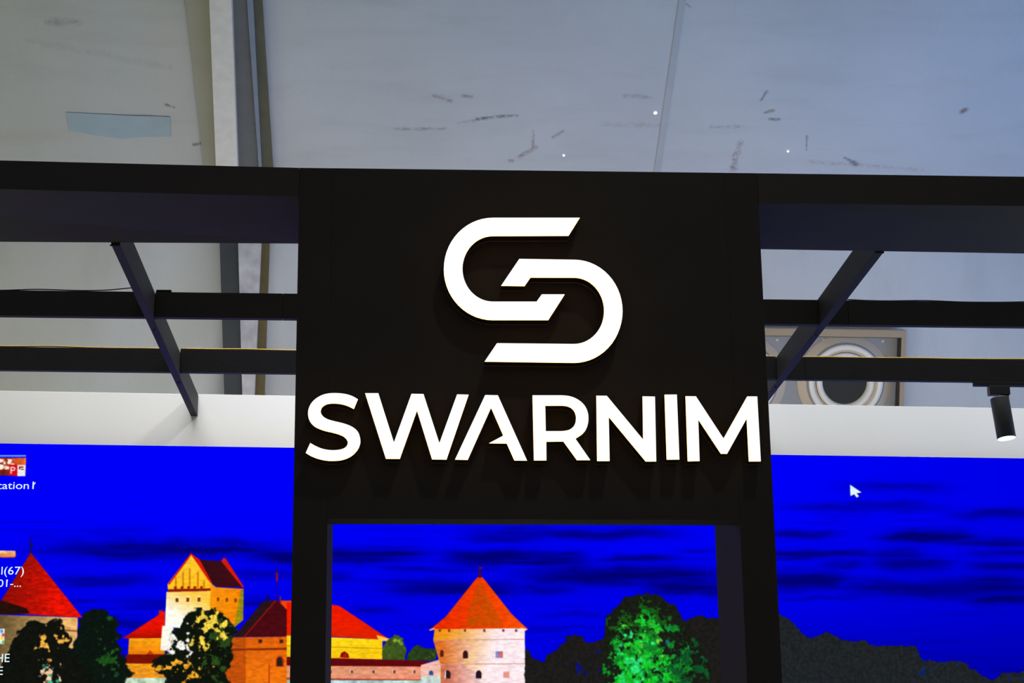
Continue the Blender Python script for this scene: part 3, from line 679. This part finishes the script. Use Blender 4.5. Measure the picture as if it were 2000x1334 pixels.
vbox('frame_bar', 204, 213, -100, 88, 0.05, 0.17, BRN); vbox('frame_bar', -213, -204, -100, 88, 0.05, 0.17, BRN)
for q in ((-204, 203.5, 86.8, 88), (203, 204, -100, 87)):
    vbox('frame_shade_strip', *q, 0.066, 0.163, VENT_SHADE, 0)  # dark strips painting the unlit inner faces of the frame
for cu in (-102, 103):
    c = V(cu, 0, 0.066); k = s_px
    nz = lathe('nozzle', [(92*k, 0), (90*k, .012), (76*k, .030), (72*k, .050), (68*k, .058), (62*k, .050), (57*k, .022)], c, vn, TAN, vent,
               mats=[TAN, TANL, VGREY], segmat=[0, 0, 2, 1, 1, 0])
    lathe('jet_ring', [(56*k, .010), (56*k, .040), (52*k, .048), (48*k, .046), (44*k, .028), (43*k, 0.006)], c, vn, TANL, nz, mats=[TANL], segmat=[0]*5)
    lathe('duct_mouth', [(44*k, .0075), (30*k, .0065), (0.5*k, .006)], c, vn, HOLE, nz)
for su in (-150, -30, 60, 175):
    lathe('screw_head', [(3*s_px, 0), (3*s_px, .006), (1*s_px, .008)], V(su, 79, .066), vn, TANL, vent, n=10)

# ------------------------------------------------------------------ track spotlight under the farther beam
LENS = mat('spotlight_lens', (0.9, 0.9, 0.9), 0.3, emit=(1, 0.98, 0.95), estr=3.0)
sp = thing('track_spotlight', P(1953, 754, Y2+.018), 'black cylinder spotlight hanging from the farther beam at right', 'spotlight')
SPB = mat('spotlight_black', (0.03, 0.03, 0.032), 0.4, 0.35, noise=0.1)
yc = Y2+.018
trk0 = P(1903, 748, Y2); bz = b2(trk0.x)
tr = hexa('track_rail', [(trk0.x, Y2-.002, bz-.0215), (4.3, Y2-.002, b2(4.3)-.0215), (4.3, Y2-.002, b2(4.3)-.0008), (trk0.x, Y2-.002, bz-.0008)],
          [(trk0.x, Y2+.034, bz-.0215), (4.3, Y2+.034, b2(4.3)-.0215), (4.3, Y2+.034, b2(4.3)-.0008), (trk0.x, Y2+.034, bz-.0008)], GRIDB)
tag(tr, 'short black lighting track fixed under the farther beam at right', 'track')
q0, q1 = P(1933, 770.5, Y2), P(1972, 757, Y2); tz = b2(q0.x)-.0222
box('adapter', q0.x, q1.x, Y2-.006, Y2+.042, q0.z, tz, SPB, sp, 0.003)
s0 = P(1958, 778, Y2)
box('swivel_arm', s0.x, P(1972, 778, Y2).x, Y2+.004, Y2+.030, s0.z-.02, q0.z, SPB, sp, 0.003)
ta, tb = P(1952, 777.5, yc), P(1966, 856, yc-.012); axv = (tb-ta); Ln = axv.length; axv.normalize(); rr = 0.0495
lathe('lamp_body', [(0.001, 0), (rr*.96, 0), (rr, .004), (rr, Ln-.004), (rr*.97, Ln), (rr*.90, Ln), (rr*.88, Ln-.006)], ta, axv, SPB, sp)
lathe('lens', [(0.001, 0), (rr*.89, 0), (rr*.95, .002), (0.001, .003)], ta+axv*(Ln-.001), axv, LENS, sp)
l = bpy.data.lights.new('spot_beam', 'SPOT'); l.energy = 140; l.spot_size = math.radians(75); l.spot_blend = 0.6; l.shadow_soft_size = 0.04; l.color = (1, .95, .88)
lo = bpy.data.objects.new('spot_beam', l); COL.objects.link(lo); lo.location = ta+axv*(Ln+.03); lo.rotation_euler = axv.to_track_quat('-Z', 'Y').to_euler()

# ------------------------------------------------------------------ illuminated emblem and letters
FACE = mat('lit_acrylic_face', (0.9, 0.9, 0.88), 0.4, 0.3, emit=(1.0, 0.95, 0.87), estr=1.10)
EDGE = mat('amber_acrylic_edge', (0.8, 0.5, 0.2), 0.4, 0.3, emit=(1.0, 0.46, 0.10), estr=6.0)
RET = mat('black_letter_return', (0.012, 0.011, 0.010), 0.45, 0.3, noise=0.2)
RIM = mat('letter_base_glint', (0.35, 0.33, 0.30), 0.35, 0.5, noise=0.15, emit=(1.0, 0.5, 0.16), estr=0.03)  # pale grey and faint glow paint the light line at the base
YFACE, T_AC = 6.932, 0.005
def smooth_curve(pts, n=4):
    """Catmull-Rom through pts; a trailing 1 marks a sharp corner"""
    out = []; N = len(pts)
    for i in range(N):
        p1 = Vector(pts[i][:2]); p2 = Vector(pts[(i+1) % N][:2]); c1 = len(pts[i]) > 2; c2 = len(pts[(i+1) % N]) > 2
        out.append(tuple(p1))
        if c1 and c2: continue
        p0 = Vector(pts[i-1][:2]) if not c1 else p1*2-p2; p3 = Vector(pts[(i+2) % N][:2]) if not c2 else p2*2-p1
        for k in range(1, n):
            t = k/n; out.append(tuple(0.5*((2*p1)+(p2-p0)*t+(2*p0-5*p1+4*p2-p3)*t*t+(3*p1-p0-3*p2+p3)*t**3)))
    return out
def solid(name, loops, y0, y1, m, parent, mats=None, side=0, front=True, back=True):
    """prism from pixel loops (outer first, then holes) between y0 (front) and y1"""
    L3 = [[P(x, y, YFACE) for x, y in lp] for lp in loops]
    flat = [v for lp in L3 for v in lp]; n = len(flat)
    vs = [(v.x, y0, v.z) for v in flat]+[(v.x, y1, v.z) for v in flat]
    fs, fm = [], []
    if front or back:
        for tri in tessellate_polygon([[Vector((v.x, v.z, 0)) for v in lp] for lp in L3]):
            if front: fs.append(tuple(tri)); fm.append(0)
            if back: fs.append(tuple(i+n for i in tri)); fm.append(side)
    k = 0
    for lp in L3:
        for i in range(len(lp)):
            a, b = k+i, k+(i+1) % len(lp); fs.append((a, b, b+n, a+n)); fm.append(side)
        k += len(lp)
    return mesh(name, vs, fs, m, parent, mats=mats, fmat=fm)
def sign_piece(parent, loops):
    f = solid('face', loops, YFACE, YFACE+T_AC, FACE, parent, mats=[FACE, EDGE], side=1)
    solid('side_return', loops, YFACE+T_AC, YF-.0025, RET, parent, front=False, back=False)
    solid('base_glint_rim', loops, YF-.0025, YF, RIM, parent, front=False, back=True)
    return f
def tr6(pts): return [(580+x/4.1667, 740+y/4.1667, *r) for x, y, *r in pts]
def tr7(pts): return [(1020+x/4, 740+y/4, *r) for x, y, *r in pts]
def tr5(pts): return [(840+x/4.17, 400+y/4.17) for x, y in pts]
S_ = tr6([(495, 165, 1), (450, 140), (400, 124), (350, 117), (300, 115), (250, 119), (200, 133), (150, 163), (115, 200), (96, 240), (90, 275), (94, 315), (110, 350), (140, 383), (180, 405), (230, 422), (290, 436), (340, 450),
          (380, 468), (405, 492), (413, 515), (408, 540), (388, 561), (350, 575), (300, 580), (250, 577), (200, 566), (150, 545), (108, 521, 1), (72, 600, 1), (110, 624), (160, 645), (210, 658), (260, 665), (310, 665),
          (360, 660), (410, 645), (455, 618), (490, 580), (510, 540), (516, 505), (510, 465), (495, 430), (465, 400), (420, 376), (360, 357), (300, 343), (250, 328), (215, 307), (197, 282), (193, 262), (200, 237),
          (220, 216), (250, 203), (290, 198), (330, 200), (375, 207), (420, 222), (463, 243, 1)])
W_ = tr6([(555, 116), (662, 116), (789, 517), (932, 121), (1030, 123), (1159, 523), (1303, 126), (1397, 128), (1217, 655), (1100, 653), (977, 255), (837, 649), (724, 648)])
A_ = tr6([(1532, 131), (1635, 133), (1872, 663), (1770, 662), (1708, 524), (1565, 522), (1680, 461), (1580, 232), (1390, 657), (1287, 655)])
R_ = tr7([(81, 128, 1), (310, 128, 1), (360, 133), (410, 148), (455, 175), (490, 212), (510, 255), (517, 300), (513, 350), (497, 395), (465, 433), (415, 466, 1), (531, 633, 1), (428, 633, 1), (322, 487, 1), (188, 489, 1), (189, 635, 1), (92, 635, 1)])
RH = tr7([(180, 208, 1), (310, 207, 1), (350, 212), (385, 228), (408, 254), (419, 285), (421, 310), (415, 345), (398, 375), (370, 396), (335, 405), (300, 408, 1), (184, 408, 1)])
N_ = tr7([(580, 131), (661, 132), (946, 476), (941, 136), (1037, 138), (1047, 643), (965, 643), (676, 294), (683, 640), (586, 640)])
I_ = tr7([(1113, 123), (1208, 122), (1228, 628), (1130, 629)])
M_ = tr7([(1277, 135), (1357, 136), (1573, 466), (1758, 137), (1836, 137), (1864, 642), (1772, 643), (1755, 308), (1602, 583), (1553, 583), (1375, 313), (1386, 640), (1294, 642)])
for ch, loops, where in (('S', [smooth_curve(S_)], 'leftmost of the row'), ('W', [W_], 'between the S and the A'), ('A', [A_], 'with a pointed broken crossbar'), ('R', [smooth_curve(R_), smooth_curve(RH)], 'under the emblem'),
                         ('N', [N_], 'between the R and the I'), ('I', [I_], 'set slightly higher than its neighbours'), ('M', [M_], 'rightmost, by the portal edge')):
    cx = sum(q[0] for q in loops[0])/len(loops[0]); by = max(q[1] for q in loops[0])
    t = thing('sign_letter', P(cx, by, YFACE+.03), 'glowing white sign letter %s %s' % (ch, where), 'letter', 'glowing letters on the portal')
    sign_piece(t, loops)
def arc(cx, cy, rx, ry, a0, a1, n=28):
    return [(cx+rx*math.cos(math.radians(a0+(a1-a0)*i/n)), cy-ry*math.sin(math.radians(a0+(a1-a0)*i/n))) for i in range(n+1)]
LH = tr5([(1219, 105), (1128, 250)]+arc(512, 520, 248, 268, 90, 270)+[(868, 788), (910, 729), (1096, 729), (963, 937)]+arc(512, 521, 400, 416, 270, 90))
RHK = tr5([(727, 440)]+arc(1172, 866, 396, 419, 90, -90)+[(445, 1275), (545, 1127)]+arc(1172, 862, 246, 271, -90, 90)+[(818, 590), (770, 660), (580, 657)])
em = thing('emblem', P(1040, 708, YFACE+.03), 'glowing white emblem of two interlocking hooks above the letters', 'emblem')
for lp in (LH, RHK):
    st = solid('hook', [lp], YFACE+T_AC, YF-.0025, RET, em, front=False, back=False)
    solid('face', [lp], YFACE, YFACE+T_AC, FACE, st, mats=[FACE, EDGE], side=1)
    solid('base_glint_rim', [lp], YF-.0025, YF, RIM, st, front=False, back=True)
